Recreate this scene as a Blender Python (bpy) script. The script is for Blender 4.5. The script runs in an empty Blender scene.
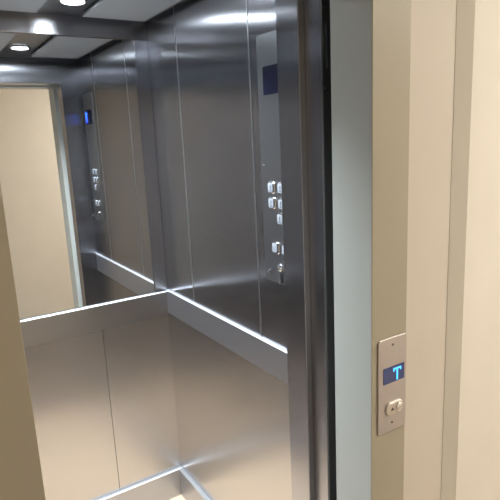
import bpy, bmesh, math, random
from mathutils import Matrix, Vector
random.seed(4)
S = bpy.context.scene
COL = S.collection

# ------------------------------------------------------------------ view
S.view_settings.view_transform = 'Standard'
S.view_settings.look = 'None'
S.view_settings.gamma = 1.0
S.view_settings.use_curve_mapping = False
S.view_settings.exposure = 0.0

# ------------------------------------------------------------------ materials
def mat(name):
    m = bpy.data.materials.new(name); m.use_nodes = True
    nt = m.node_tree
    return m, nt, nt.nodes['Principled BSDF']

def noise_bump(nt, b, scale, strength, dist, vec_scale=(1, 1, 1), detail=3):
    tc = nt.nodes.new('ShaderNodeTexCoord'); mp = nt.nodes.new('ShaderNodeMapping')
    mp.inputs['Scale'].default_value = vec_scale
    nz = nt.nodes.new('ShaderNodeTexNoise'); nz.inputs['Scale'].default_value = scale
    nz.inputs['Detail'].default_value = detail
    bp = nt.nodes.new('ShaderNodeBump'); bp.inputs['Strength'].default_value = strength
    bp.inputs['Distance'].default_value = dist
    L = nt.links.new
    L(tc.outputs['Object'], mp.inputs['Vector']); L(mp.outputs['Vector'], nz.inputs['Vector'])
    L(nz.outputs['Fac'], bp.inputs['Height']); L(bp.outputs['Normal'], b.inputs['Normal'])
    return nz, mp, bp

def paint(name, col, rough=.55, spec=.4, var=.03, scale=6, bump=.05):
    m, nt, b = mat(name)
    b.inputs['Roughness'].default_value = rough
    b.inputs['Specular IOR Level'].default_value = spec
    nz, mp, bp = noise_bump(nt, b, 160, bump, .001)
    n2 = nt.nodes.new('ShaderNodeTexNoise'); n2.inputs['Scale'].default_value = scale
    rp = nt.nodes.new('ShaderNodeValToRGB')
    rp.color_ramp.elements[0].position = .3; rp.color_ramp.elements[1].position = .7
    rp.color_ramp.elements[0].color = tuple(c*(1-var) for c in col) + (1,)
    rp.color_ramp.elements[1].color = tuple(min(1, c*(1+var)) for c in col) + (1,)
    nt.links.new(mp.outputs['Vector'], n2.inputs['Vector'])
    nt.links.new(n2.outputs['Fac'], rp.inputs['Fac'])
    nt.links.new(rp.outputs['Color'], b.inputs['Base Color'])
    return m

def steel(name, col=(.5, .5, .52), rough=.3, aniso=.75, rot=0., axis='Z', wav=.02, streak=(60, 60, .6)):
    """brushed stainless: the grain runs along `axis`, with fine streaks and faint wear"""
    m, nt, b = mat(name)
    b.inputs['Metallic'].default_value = 1
    b.inputs['Roughness'].default_value = rough
    b.inputs['Anisotropic'].default_value = aniso
    b.inputs['Anisotropic Rotation'].default_value = rot
    if aniso > 0:
        tg = nt.nodes.new('ShaderNodeTangent'); tg.direction_type = 'RADIAL'; tg.axis = axis
        nt.links.new(tg.outputs['Tangent'], b.inputs['Tangent'])
    nz, mp, bp = noise_bump(nt, b, 2.2, .25, wav, (1, 1, .7), 1)
    tc = nt.nodes.new('ShaderNodeTexCoord'); m2 = nt.nodes.new('ShaderNodeMapping')
    m2.inputs['Scale'].default_value = streak
    n2 = nt.nodes.new('ShaderNodeTexNoise'); n2.inputs['Scale'].default_value = 4; n2.inputs['Detail'].default_value = 4
    mr = nt.nodes.new('ShaderNodeMapRange')
    mr.inputs['To Min'].default_value = rough*.99; mr.inputs['To Max'].default_value = rough*1.01
    rp = nt.nodes.new('ShaderNodeValToRGB')
    rp.color_ramp.elements[0].position = .3; rp.color_ramp.elements[1].position = .7
    rp.color_ramp.elements[0].color = tuple(c*.99 for c in col) + (1,)
    rp.color_ramp.elements[1].color = tuple(min(1, c*1.01) for c in col) + (1,)
    L = nt.links.new
    L(tc.outputs['Object'], m2.inputs['Vector']); L(m2.outputs['Vector'], n2.inputs['Vector'])
    L(n2.outputs['Fac'], mr.inputs['Value']); L(mr.outputs['Result'], b.inputs['Roughness'])
    L(n2.outputs['Fac'], rp.inputs['Fac']); L(rp.outputs['Color'], b.inputs['Base Color'])
    return m

def plain(name, col, rough=.4, metal=0., spec=.5):
    m, nt, b = mat(name)
    b.inputs['Base Color'].default_value = col + (1,)
    b.inputs['Roughness'].default_value = rough
    b.inputs['Metallic'].default_value = metal
    b.inputs['Specular IOR Level'].default_value = spec
    return m

def glow(name, col, strength, base=(.02, .02, .02)):
    m, nt, b = mat(name)
    b.inputs['Base Color'].default_value = base + (1,)
    b.inputs['Roughness'].default_value = .2
    b.inputs['Emission Color'].default_value = col + (1,)
    b.inputs['Emission Strength'].default_value = strength
    return m

M = {}
M['steel']   = steel('brushed_steel', (.415, .42, .455), .23, .955)
M['steel_back'] = steel('brushed_steel_lower', (.51, .50, .50), .27, .85)
M['steel_h'] = steel('brushed_steel_horizontal_grain', (.42, .42, .44), .26, .85, .25)
M['edge'] = plain('satin_edge_glint', (.66, .68, .71), .42, .75)  # lighter satin metal, added so the ledge tops glint under the downlights
M['steel_rail'] = steel('brushed_steel_rail', (.43, .44, .475), .40, .2)
M['steel_seam'] = steel('brushed_steel_seam', (.50, .51, .53), .36, .6)
M['steel_band'] = steel('brushed_steel_rear_rail', (.47, .465, .47), .28, .6)
M['steel_plate'] = steel('satin_steel_plate', (.33, .34, .36), .34, .55, wav=.004)
M['steel_call'] = steel('satin_steel_call_plate', (.53, .48, .46), .5, .0, wav=.002)
M['steel_call'].node_tree.nodes['Principled BSDF'].inputs['Metallic'].default_value = .6
M['chrome']  = plain('polished_chrome', (.86, .87, .90), .12, 1.)
M['chrome_soft'] = plain('satin_chrome', (.72, .69, .66), .28, .9)
M['mirror']  = plain('mirror_silver', (.82, .83, .83), .012, 1.)
M['ceil']    = plain('ceiling_dark_satin_steel', (.20, .205, .22), .35, .8)
M['cpanel']  = paint('ceiling_panel_white', (.36, .38, .40), .5, .4, .01)
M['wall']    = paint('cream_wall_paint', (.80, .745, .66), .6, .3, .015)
M['wall_strip'] = paint('darker_cream_strip', (.67, .605, .525), .55, .3, .015)  # cream darker than the wall next to it
M['frame']   = paint('tan_frame_enamel', (.42, .375, .285), .42, .4, .02)
M['reveal']  = paint('pale_grey_enamel', (.48, .50, .47), .4, .45, .015)
M['floor']   = paint('beige_vinyl_floor', (.74, .56, .39), .4, .4, .05, 14)
M['lfloor']  = paint('landing_tile_floor', (.33, .265, .205), .35, .4, .08, 5)
M['lceil']   = paint('landing_ceiling_white', (.8, .77, .7), .7, .3, .01)
M['shaft']   = paint('shaft_dark_grey', (.06, .06, .06), .8, .2)
M['gap_tag']  = plain('dark_gap_and_tag', (.045, .044, .045), .5)  # near-black: painted shade of the door gap, also the key tag
M['ink']     = plain('dark_engraving', (.04, .04, .05), .5)
M['screen']  = plain('navy_display_glass', (.004, .0045, .022), .2)
M['seamd']   = plain('dark_seam', (.12, .11, .11), .5, .6)
M['legend']  = plain('pale_button_face', (.34, .37, .42), .3, .3)
M['lamp']    = glow('downlight_lens', (.84, .93, 1.0), 120., (.8, .8, .8))
M['blue']    = glow('blue_backlight', (.03, .06, 1.0), 1.6)
M['T']       = glow('blue_led', (.05, .42, 1.0), 2.6)
M['callscr'] = glow('call_display_glass', (.05, .08, .30), .28, (.05, .055, .08))
M['lobbylamp'] = glow('landing_lamp_diffuser', (1.0, .975, .915), 82., (.8, .8, .8))

# ------------------------------------------------------------------ mesh helpers
def bm_box(bm, x0, x1, y0, y1, z0, z1):
    v = [bm.verts.new(p) for p in ((x0,y0,z0),(x1,y0,z0),(x1,y1,z0),(x0,y1,z0),(x0,y0,z1),(x1,y0,z1),(x1,y1,z1),(x0,y1,z1))]
    for f in ((0,3,2,1),(4,5,6,7),(0,1,5,4),(1,2,6,5),(2,3,7,6),(3,0,4,7)):
        bm.faces.new([v[i] for i in f])

def bm_prism(bm, pts, h0, h1, axis):
    """extrude a closed outline of (u,v) along axis: 'X' uv=(y,z), 'Y' uv=(x,z), 'Z' uv=(x,y)"""
    def P(u, v, h):
        return {'X': (h, u, v), 'Y': (u, h, v), 'Z': (u, v, h)}[axis]
    a = [bm.verts.new(P(u, v, h0)) for u, v in pts]; b = [bm.verts.new(P(u, v, h1)) for u, v in pts]
    n = len(pts)
    bm.faces.new(a[::-1]); bm.faces.new(b)
    for i in range(n): bm.faces.new((a[i], a[(i+1) % n], b[(i+1) % n], b[i]))

def rrect(cu, cv, w, h, r, n=6):
    pts = []
    for sx, sy, a0 in ((1,1,0),(-1,1,90),(-1,-1,180),(1,-1,270)):
        for k in range(n+1):
            a = math.radians(a0 + 90*k/n)
            pts.append((cu + sx*(w/2-r) + r*math.cos(a), cv + sy*(h/2-r) + r*math.sin(a)))
    return pts

def circ(cu, cv, r, n=24):
    return [(cu + r*math.cos(2*math.pi*k/n), cv + r*math.sin(2*math.pi*k/n)) for k in range(n)]

def bm_dome(bm, rings, axis, sgn=1):
    """stack of outlines [(pts, h)...] closed at both ends"""
    def P(u, v, h):
        return {'X': (h, u, v), 'Y': (u, h, v), 'Z': (u, v, h)}[axis]
    vs = [[bm.verts.new(P(u, v, h)) for u, v in pts] for pts, h in rings]
    n = len(vs[0])
    bm.faces.new(vs[0][::-1]); bm.faces.new(vs[-1])
    for a, b in zip(vs, vs[1:]):
        for i in range(n): bm.faces.new((a[i], a[(i+1) % n], b[(i+1) % n], b[i]))

def build(name, bm, m, parent=None, bevel=0., seg=2, smooth=False):
    bmesh.ops.recalc_face_normals(bm, faces=bm.faces)
    if bevel > 0:
        bmesh.ops.bevel(bm, geom=[e for e in bm.edges], offset=bevel, segments=seg, affect='EDGES', profile=.5)
    me = bpy.data.meshes.new(name); bm.to_mesh(me); bm.free()
    me.materials.append(m)
    if smooth:
        for p in me.polygons: p.use_smooth = True
        me.set_sharp_from_angle(angle=math.radians(25))
    # origin at the bottom centre of the piece
    xs = [v.co for v in me.vertices]
    c = Vector(((min(v.x for v in xs)+max(v.x for v in xs))/2, (min(v.y for v in xs)+max(v.y for v in xs))/2, min(v.z for v in xs)))
    me.transform(Matrix.Translation(-c))
    o = bpy.data.objects.new(name, me); COL.objects.link(o)
    o.location = c
    if parent is not None:
        o.parent = parent
        o.location = c - abs_loc(parent)
    return o

def abs_loc(o):
    l = o.location.copy()
    while o.parent: o = o.parent; l += o.location
    return l

def box(name, x0, x1, y0, y1, z0, z1, m, parent=None, bevel=0., seg=2):
    bm = bmesh.new(); bm_box(bm, x0, x1, y0, y1, z0, z1)
    return build(name, bm, m, parent, bevel, seg)

def struct(o, label=None):
    o['kind'] = 'structure'
    if label: o['label'] = label
    return o

def thing(name, loc, label, cat, group=None):
    o = bpy.data.objects.new(name, None); COL.objects.link(o); o.location = loc
    o.empty_display_size = .05
    return tag(o, label, cat, group)

def tag(o, label, cat, group=None):
    o['label'] = label; o['category'] = cat
    if group: o['group'] = group
    return o

# ------------------------------------------------------------------ key dimensions (metres; lens at x=0, y=0, z=1.6)
XR, XL = .855, .010          # cabin side walls
YF, YB = 1.045, 2.0445       # cabin front and back
ZC = 2.06                    # cabin ceiling
OL, OR = .0962, .758         # opening edges at the landing
YD, YD2 = .743, .861         # landing frame face / back of the reveal
ZH = 1.935                   # opening height
CAT = 'elevator'

# ------------------------------------------------------------------ elevator cabin shell
T = .03
struct(box('floor', XL-T, XR+T, YD2, YB+T, -.05, 0, M['floor']), 'beige floor of the elevator cabin')
struct(box('ceiling', XL-T, XR+T, YF-.085, YB+T, ZC, ZC+.05, M['ceil']), 'dark satin ceiling of the elevator cabin')

wr = struct(box('wall_right', XR+.002, XR+T, YF, YB+T, 0, ZC, M['seamd']), 'right steel wall of the cabin')
seams = [YF, 1.312, 1.778, YB]
for a, b in zip(seams, seams[1:]):
    p = box('wall_panel', XR-.001, XR+.0019, a+.0015, b-.0015, .931, ZC-.001, M['steel'], wr)
box('wall_panel', XR-.001, XR+.0019, YF+.0015, YB-.0015, 0, .93, M['steel_back'], wr)
for y in (1.312, 1.778):
    box('seam_strip', XR-.0022, XR-.0011, y-.0022, y+.0022, .985, ZC-.002, M['steel_seam'], wr)

wb = struct(box('wall_back', XL-T, XR+.0015, YB+.002, YB+T, 0, ZC, M['seamd']), 'rear steel wall of the cabin below the mirror')
for a, b in ((XL, .563), (.563, XR)):
    box('wall_panel', a+.0012, b-.0012, YB-.001, YB+.0019, 0, .93, M['steel_back'], wb)
box('wall_panel', XL, XR-.002, YB-.001, YB+.0019, .931, ZC-.001, M['steel'], wb)

struct(box('wall_left', XL-T, XL, YF, YB, 0, ZC, M['steel']), 'left steel wall of the cabin')
# front returns and header around the car door
struct(box('wall_front', OR-.001, XR+T, YF-.081, YF, 0, ZC, M['steel'], None, .0015, 2), 'steel front return of the cabin beside the control panel')
struct(box('wall_front.001', XL-T, OL-.006, YF-.081, YF, 0, ZC, M['steel'], None, .0015, 2), 'steel front return on the left of the cabin door')
struct(box('wall_front.002', OL-.006, OR-.001, YF-.081, YF, ZH, ZC, M['steel'], None, .002, 2), 'steel header above the cabin door')

# flat steel column at the right of the mirror, steel beam above it
struct(box('trim_1', .7985, XR-.0012, YB-.014, YB-.0015, .985, 1.99, M['steel'], None, .001, 1), 'vertical steel strip in the corner beside the mirror')
struct(box('trim_2', XL, XR-.0012, YB-.018, YB-.0015, 1.99, ZC-.001, M['steel_h'], None, .0015, 2), 'steel beam above the mirror under the ceiling')

# skirtings
def ledge_profile(d, z0, z1, c):
    return [(0, z0), (d, z0), (d, z1-c), (0, z1-c)]
def edge_profile(d, z1, c):
    return [(0, z1-c+.0001), (d+.001, z1-c+.0001), (d+.001, z1-c*.5), (d-c*.5, z1), (0, z1)]
def ledge_back(name, d, z0, z1, c, m, x0, x1, parent=None):
    bm = bmesh.new()
    bm_prism(bm, [(YB-.0015-u, v) for u, v in ledge_profile(d, z0, z1, c)], x0, x1, 'X')
    o = build(name, bm, m, parent)
    bm = bmesh.new(); bm_prism(bm, [(YB-.0015-u, v) for u, v in edge_profile(d, z1, c)], x0, x1, 'X')
    e = build('glint_strip', bm, M['edge'], o); e['label'] = 'lighter top strip added for the edge glint'
    return o
def ledge_right(name, d, z0, z1, c, m, y0, y1, parent=None):
    bm = bmesh.new()
    bm_prism(bm, [(XR-.0015-u, v) for u, v in ledge_profile(d, z0, z1, c)], y0, y1, 'Y')
    o = build(name, bm, m, parent)
    bm = bmesh.new(); bm_prism(bm, [(XR-.0015-u, v) for u, v in edge_profile(d, z1, c)], y0, y1, 'Y')
    e = build('glint_strip', bm, M['edge'], o); e['label'] = 'lighter top strip added for the edge glint'
    return o
struct(ledge_back('baseboard_back', .016, 0, .134, .005, M['steel_rail'], XL, XR-.0018), 'steel skirting along the rear wall')
struct(ledge_right('baseboard_right', .016, 0, .134, .005, M['steel_rail'], YF+.002, YB-.0188), 'steel skirting along the right wall')

# bumper rails
o = ledge_back('bumper_rail', .018, .876, .981, .005, M['steel_band'], XL+.002, XR-.0018)
tag(o, 'brushed steel bumper rail with bright top edge, on the rear wall under the mirror', 'rail', 'bumper rails around the cabin')
o = ledge_right('bumper_rail', .009, .886, .988, .0045, M['steel_rail'], YF+.004, YB-.021)
tag(o, 'brushed steel bumper rail running along the right wall below the control panel', 'rail', 'bumper rails around the cabin')

# mirror
mr = thing('mirror', (.41, YB-.006, .983), 'tall wall mirror on the rear cabin wall above the steel rail', 'mirror')
box('mirror_glass', XL+.03, .7975, YB-.007, YB-.0015, .984, 1.989, M['mirror'], mr)

# ------------------------------------------------------------------ ceiling panels and downlights
for (x0, x1, lab) in ((.592, .820, 'white ceiling panel next to the right wall of the cabin'),
                      (.07, .437, 'white ceiling panel on the left of the downlights')):
    t = thing('ceiling_panel', ((x0+x1)/2, 1.58, ZC-.016), lab, 'ceiling panel', 'white panels of the cabin ceiling')
    box('panel_sheet', x0, x1, 1.20, 1.968, ZC-.016, ZC-.006, M['cpanel'], t, .0015, 2)
    box('panel_backing', x0+.012, x1-.012, 1.212, 1.956, ZC-.0059, ZC-.0005, M['ceil'], t)
def downlight(x, y, lab):
    t = thing('downlight', (x, y, ZC-.012), lab, 'downlight', 'round downlights of the cabin')
    bm = bmesh.new()
    n = 40
    prof = [(.036, -.0005), (.036, -.0085), (.040, -.010), (.046, -.006), (.048, -.0005)]
    rings = [[bm.verts.new((x+r*math.cos(2*math.pi*k/n), y+r*math.sin(2*math.pi*k/n), ZC+h)) for k in range(n)] for r, h in prof]
    for a, b in zip(rings, rings[1:]+rings[:1]):
        for i in range(n): bm.faces.new((a[i], a[(i+1) % n], b[(i+1) % n], b[i]))
    build('trim_ring', bm, M['chrome'], t, smooth=True)
    bm = bmesh.new(); bm_dome(bm, [(circ(x, y, .0355, 32), ZC-.0006), (circ(x, y, .0355, 32), ZC-.005), (circ(x, y, .025, 32), ZC-.0075)], 'Z')
    build('lens', bm, M['lamp'], t)
    ld = bpy.data.lights.new('downlight_beam', 'SPOT'); ld.energy = 120; ld.color = (.86, .94, 1.0)
    ld.spot_size = math.radians(118); ld.spot_blend = 1.0; ld.shadow_soft_size = .012
    lo = bpy.data.objects.new('downlight_beam', ld); COL.objects.link(lo); lo.parent = t; lo.location = (0, 0, -.032)
downlight(.520, 1.812, 'round lit downlight in the ceiling right above the rear mirror')
downlight(.512, 1.369, 'round lit downlight nearer the door, seen in the mirror')

# ------------------------------------------------------------------ car control panel on the right wall
CY0, CY1, CZ0, CZ1 = 1.100, 1.268, 1.188, 1.872
XP = XR - .001
cp = thing('control_panel', (XP, (CY0+CY1)/2, CZ0), 'tall steel control panel with blue display and chrome buttons on the right cabin wall', 'control panel')
bm = bmesh.new(); cyc = (CY0+CY1)/2
o1 = rrect(cyc, (CZ0+CZ1)/2, CY1-CY0, CZ1-CZ0, .008)
o2 = rrect(cyc, (CZ0+CZ1)/2, CY1-CY0-.004, CZ1-CZ0-.004, .007)
bm_dome(bm, [(o1, XP-.0004), (o1, XP-.0035), (o2, XP-.005)], 'X')
build('faceplate', bm, M['steel_plate'], cp, smooth=True)
XF = XP - .005
bm = bmesh.new(); bm_prism(bm, rrect(1.180, 1.751, .118, .074, .003), XF-.0012, XF-.0001, 'X')
scr = build('display_screen', bm, M['screen'], cp); scr['label'] = 'navy display window'
bm = bmesh.new(); bm_box(bm, XF-.0016, XF-.00125, 1.121, 1.163, 1.722, 1.780)
lf = build('lit_field', bm, M['blue'], scr); lf['label'] = 'glowing blue part of the display'
bm = bmesh.new()
bm_box(bm, XF-.0021, XF-.0017, 1.133, 1.159, 1.766, 1.772); bm_box(bm, XF-.0021, XF-.0017, 1.143, 1.149, 1.730, 1.766)
build('floor_letter', bm, M['T'], scr)

def screw(y, z, r=.0032, name='screw', m='chrome'):
    bm = bmesh.new()
    bm_dome(bm, [(circ(y, z, r, 14), XF-.0001), (circ(y, z, r, 14), XF-.001), (circ(y, z, r*.55, 14), XF-.0018)], 'X')
    return build(name, bm, M[m], cp, smooth=True)
for y in (1.116, 1.2515):
    for z in (1.841, 1.2135): screw(y, z)
for y in (1.116, 1.2515): screw(y, 1.5245, .0034, 'indicator_stud')

def button(y, z, marks):
    w, h = .0345, .034
    bm = bmesh.new()
    bm_dome(bm, [(rrect(y, z, w, h, .009), XF-.0001), (rrect(y, z, w, h, .009), XF-.003), (rrect(y, z, w-.003, h-.003, .0085), XF-.0048),
                 (rrect(y, z, w-.007, h-.007, .007), XF-.0052)], 'X')
    b = build('button', bm, M['chrome'], cp, smooth=True)
    bm = bmesh.new()
    bm_dome(bm, [(rrect(y+.002, z, w-.012, h-.008, .006), XF-.0053), (rrect(y+.002, z, w-.012, h-.008, .006), XF-.0060), (rrect(y+.002, z, w-.015, h-.011, .005), XF-.0064)], 'X')
    l = build('button_face', bm, M['legend'], b, smooth=True); l['label'] = 'pale blue-white button face'
    if marks:
        bm = bmesh.new()
        bm_box(bm, XF-.0068, XF-.00645, y-.0010, y+.0020, z-.003, z+.008)
        bm_box(bm, XF-.0068, XF-.00645, y-.0025, y+.0045, z-.0085, z-.006)
        build('button_mark', bm, M['ink'], b)
for z, y in ((1.463, 1.2150), (1.4195, 1.2140), (1.292, 1.2040)):
    button(y, z, z > 1.3); button(y-.0465, z, z > 1.3)
button(1.1745, 1.3775, True)

# key switch with its key
bm = bmesh.new(); ky, kz = 1.188, 1.236
bm_dome(bm, [(circ(ky, kz, .011), XF-.0001), (circ(ky, kz, .011), XF-.004), (circ(ky, kz, .008), XF-.0065)], 'X')
ks = build('key_switch', bm, M['chrome'], cp, smooth=True)
bm = bmesh.new()
bm_box(bm, XF-.026, XF-.0066, ky-.0012, ky+.0012, kz-.004, kz+.004)
bm_prism(bm, circ(XF-.030, kz-.006, .011, 18), ky-.0013, ky+.0013, 'Y')
build('key', bm, M['chrome'], ks)
bm = bmesh.new()
bm_prism(bm, [(ky-.004, kz-.018), (ky+.004, kz-.018), (ky+.006, kz-.042), (ky, kz-.050), (ky-.006, kz-.042)], XF-.006, XF-.003, 'X')
tagb = build('key_tag', bm, M['gap_tag'], ks); tagb['label'] = 'small dark tag hanging from the key switch'

# ------------------------------------------------------------------ car door and landing door, slid open into their pockets
d1 = struct(box('door_1', OR+.017, 1.10, .911, .9635, .015, ZH+.03, M['steel'], None, .0012, 2), 'edge of the open steel cabin door')
box('gap_shade_strip', OR+.0175, 1.09, .9055, .9109, .016, ZH+.02, M['gap_tag'], d1)['label'] = 'black strip for the shade in the door gap'
box('guide_plate', OR+.026, OR+.029, .9035, .9054, 1.74, 1.83, M['steel_rail'], d1)
for z in (1.86, 1.70):
    bm = bmesh.new(); bm_prism(bm, circ(OR+.022, z, .003, 12), .9035, .9054, 'Y'); build('bolt', bm, M['chrome'], d1)
struct(box('door_2', OR+.045, 1.10, .870, .898, .015, ZH+.03, M['shaft'], None, .001, 1), 'edge of the open landing door')
# shaft masonry beyond the doors, sills
struct(box('wall_shaft', 1.11, 1.16, YD2+.0, YF, -.05, 2.2, M['shaft']), 'dark shaft wall beside the doors')
struct(box('wall_shaft.001', -.30, XL-T-.001, YD2, YF, -.05, 2.2, M['shaft']), 'dark shaft wall on the left')
struct(box('wall_shaft.002', XL-T, 1.11, YD2, YF-.0815, ZH+.05, 2.2, M['shaft']), 'dark header box over the doors')

# ------------------------------------------------------------------ landing: door frame with tan face and pale reveal
XFR = .862
struct(box('trim_3', OR, XFR, YD, YD+.003, 0, ZH+.0, M['frame'], None, .0008, 2), 'tan painted face of the right door jamb')
struct(box('trim_4', OR+.0005, XFR, YD+.003, YD2, 0, ZH, M['reveal'], None, .0008, 1), 'pale grey reveal of the right door jamb')
struct(box('trim_5', -.008, OL, YD, YD+.003, 0, ZH+.0, M['frame'], None, .0008, 2), 'tan painted face of the left door jamb')
struct(box('trim_6', -.008, OL-.0005, YD+.003, YD2, 0, ZH, M['reveal'], None, .0008, 1), 'pale grey reveal of the left door jamb')
struct(box('trim_7', -.008, XFR, YD, YD+.003, ZH, ZH+.104, M['frame'], None, .0012, 2), 'tan painted head of the door frame')
struct(box('trim_8', -.008, XFR, YD+.003, YD2, ZH, ZH+.104, M['reveal'], None, .0008, 1), 'pale grey underside of the door head')

# landing walls: recessed strip beside the frame, then the wall proper, 40 mm proud
XW, YW = 1.000, .702
ZL = 2.5
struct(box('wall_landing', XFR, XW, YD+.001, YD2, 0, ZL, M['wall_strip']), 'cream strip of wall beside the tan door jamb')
bm = bmesh.new(); bm_prism(bm, [(XW, YD2), (XW, YD), (1.0375, .7270), (4.2, .7270), (4.2, YD2)], 0, ZL, 'Z')
struct(build('wall_landing.001', bm, M['wall']), 'cream wall on the right of the elevator door')
struct(box('wall_landing.002', -1.3, -.008, YD+.001, YD2, 0, ZL, M['wall']), 'cream wall on the left of the elevator door')
struct(box('wall_landing.003', -.008, XFR, YD+.001, YD2, ZH+.104, ZL, M['wall']), 'cream wall above the elevator door')
YR = -1.05
struct(box('wall_rear', -1.3, 4.2, YR-.08, YR, 0, ZL, M['wall']), 'cream landing wall facing the elevator, seen in the mirror')
struct(box('wall_left', -1.38, -1.3, YR-.08, YD2, 0, ZL, M['wall']), 'cream landing wall on the far left')
struct(box('wall_right', 4.2, 4.28, YR-.08, YD2, 0, ZL, M['wall']), 'cream landing wall on the far right')
struct(box('floor_landing', -1.38, 4.28, YR-.08, YD2, -.05, 0, M['lfloor']), 'tiled landing floor')
struct(box('ceiling_landing', -1.38, 4.28, YR-.08, YD2, ZL, ZL+.05, M['lceil']), 'white landing ceiling')

# landing ceiling lamps, out of frame; the far one added to even wall light
def lobby_lamp(x, y, r, lab):
    t = thing('ceiling_lamp', (x, y, ZL-.06), lab, 'lamp')
    n = 40
    bm = bmesh.new()
    prof = [(.0, -.0005), (r+.02, -.0005), (r+.02, -.075), (r+.012, -.075), (r+.012, -.02), (.0, -.02)]
    rings = [[bm.verts.new((x+max(q, .001)*math.cos(2*math.pi*k/n), y+max(q, .001)*math.sin(2*math.pi*k/n), ZL+h)) for k in range(n)] for q, h in prof]
    for a, b in zip(rings, rings[1:]):
        for i in range(n): bm.faces.new((a[i], a[(i+1) % n], b[(i+1) % n], b[i]))
    bm.faces.new(rings[0]); bm.faces.new(rings[-1])
    build('lamp_drum', bm, M['lceil'], t)  # opaque drum sides shaped to hold light off the upper walls
    bm = bmesh.new()
    bm_dome(bm, [(circ(x, y, r, 40), ZL-.021), (circ(x, y, r, 40), ZL-.060)], 'Z')
    build('diffuser', bm, M['lobbylamp'], t)
lobby_lamp(2.10, -.22, .20, 'round warm ceiling lamp of the landing, nearest the elevator door')
lobby_lamp(3.60, -.22, .20, 'unseen warm lamp added far to the right to even the landing wall light')

# ------------------------------------------------------------------ call panel on the right jamb
kx0, kx1, kz0, kz1 = .7735, .8605, .950, 1.1705
YP = YD
kp = thing('call_panel', ((kx0+kx1)/2, YP, kz0), 'small steel call panel with glowing blue letter on the tan door jamb', 'call panel')
bm = bmesh.new(); kc = ((kx0+kx1)/2, (kz0+kz1)/2); W_, H_ = kx1-kx0, kz1-kz0
bm_dome(bm, [(rrect(*kc, W_, H_, .007), YP-.0002), (rrect(*kc, W_, H_, .007), YP-.0025), (rrect(*kc, W_-.0025, H_-.0025, .006), YP-.0035)], 'Y')
build('faceplate', bm, M['steel_call'], kp, smooth=True)
YQ = YP-.0035
bm = bmesh.new(); bm_prism(bm, rrect(.8205, 1.086, .064, .037, .0012), YQ-.0012, YQ-.0001, 'Y')
ds = build('display_screen', bm, M['callscr'], kp); ds['label'] = 'dark blue display window'
bm = bmesh.new()
def tb(x0, x1, z0, z1): bm_box(bm, x0, x1, YQ-.0020, YQ-.0014, z0, z1)
cx = .8295
tb(cx-.0120, cx+.0120, 1.0955, 1.0990); tb(cx-.0120, cx-.0090, 1.0915, 1.0954); tb(cx+.0090, cx+.0120, 1.0915, 1.0954)
tb(cx-.0021, cx+.0021, 1.0705, 1.0954)
tl = build('floor_letter', bm, M['T'], ds); tl['label'] = 'glowing sky blue letter T'
for z in (1.1545, .9715):
    bm = bmesh.new()
    bm_dome(bm, [(circ(.8165, z, .0032, 14), YQ-.0001), (circ(.8165, z, .0032, 14), YQ-.0008), (circ(.8165, z, .0018, 14), YQ-.0013)], 'Y')
    s = build('screw', bm, M['steel_plate'], kp, smooth=True)
    bm = bmesh.new(); bm_box(bm, .8140, .8190, YQ-.0016, YQ-.00135, z-.0005, z+.0005); bm_box(bm, .8160, .8170, YQ-.0016, YQ-.00135, z-.0025, z+.0025)
    build('screw_slot', bm, M['ink'], s)
# button: pill shaped rim with a lever-like face and a round push
bm = bmesh.new()
bm_dome(bm, [(rrect(.8215, 1.006, .054, .031, .0150, 10), YQ-.0001), (rrect(.8215, 1.006, .054, .031, .0150, 10), YQ-.0030),
             (rrect(.8215, 1.006, .050, .027, .0134, 10), YQ-.0045)], 'Y')
cb = build('call_button', bm, M['chrome_soft'], kp, smooth=True)
bm = bmesh.new()
bm_dome(bm, [(circ(.8345, 1.006, .0100), YQ-.0046), (circ(.8345, 1.006, .0100), YQ-.0065), (circ(.8345, 1.006, .0075), YQ-.0076)], 'Y')
build('button_cap', bm, M['chrome'], cb, smooth=True)
bm = bmesh.new(); bm_prism(bm, [(.8080, 1.0030), (.8180, 1.0030), (.8130, 1.0100)], YQ-.0050, YQ-.0046, 'Y')
build('arrow_mark', bm, M['ink'], cb)

# ------------------------------------------------------------------ world and camera
w = bpy.data.worlds.new('World'); S.world = w; w.use_nodes = True
w.node_tree.nodes['Background'].inputs['Color'].default_value = (.02, .02, .022, 1)
w.node_tree.nodes['Background'].inputs['Strength'].default_value = .2

F, PSI, TH, RO = 526.83, .562328, .208291, -.0470414
f = Vector((math.sin(PSI)*math.cos(TH), math.cos(PSI)*math.cos(TH), -math.sin(TH)))
r = Vector((math.cos(PSI), -math.sin(PSI), 0)); u = r.cross(f)
r2 = math.cos(RO)*r + math.sin(RO)*u; u2 = -math.sin(RO)*r + math.cos(RO)*u
cd = bpy.data.cameras.new('camera'); cam = bpy.data.objects.new('camera', cd); COL.objects.link(cam)
cd.sensor_fit = 'HORIZONTAL'; cd.sensor_width = 36; cd.lens = F/500*36; cd.clip_start = .02
m = Matrix((( r2.x, u2.x, -f.x, 0), (r2.y, u2.y, -f.y, 0), (r2.z, u2.z, -f.z, 1.6), (0, 0, 0, 1)))
cam.matrix_world = m
S.camera = cam
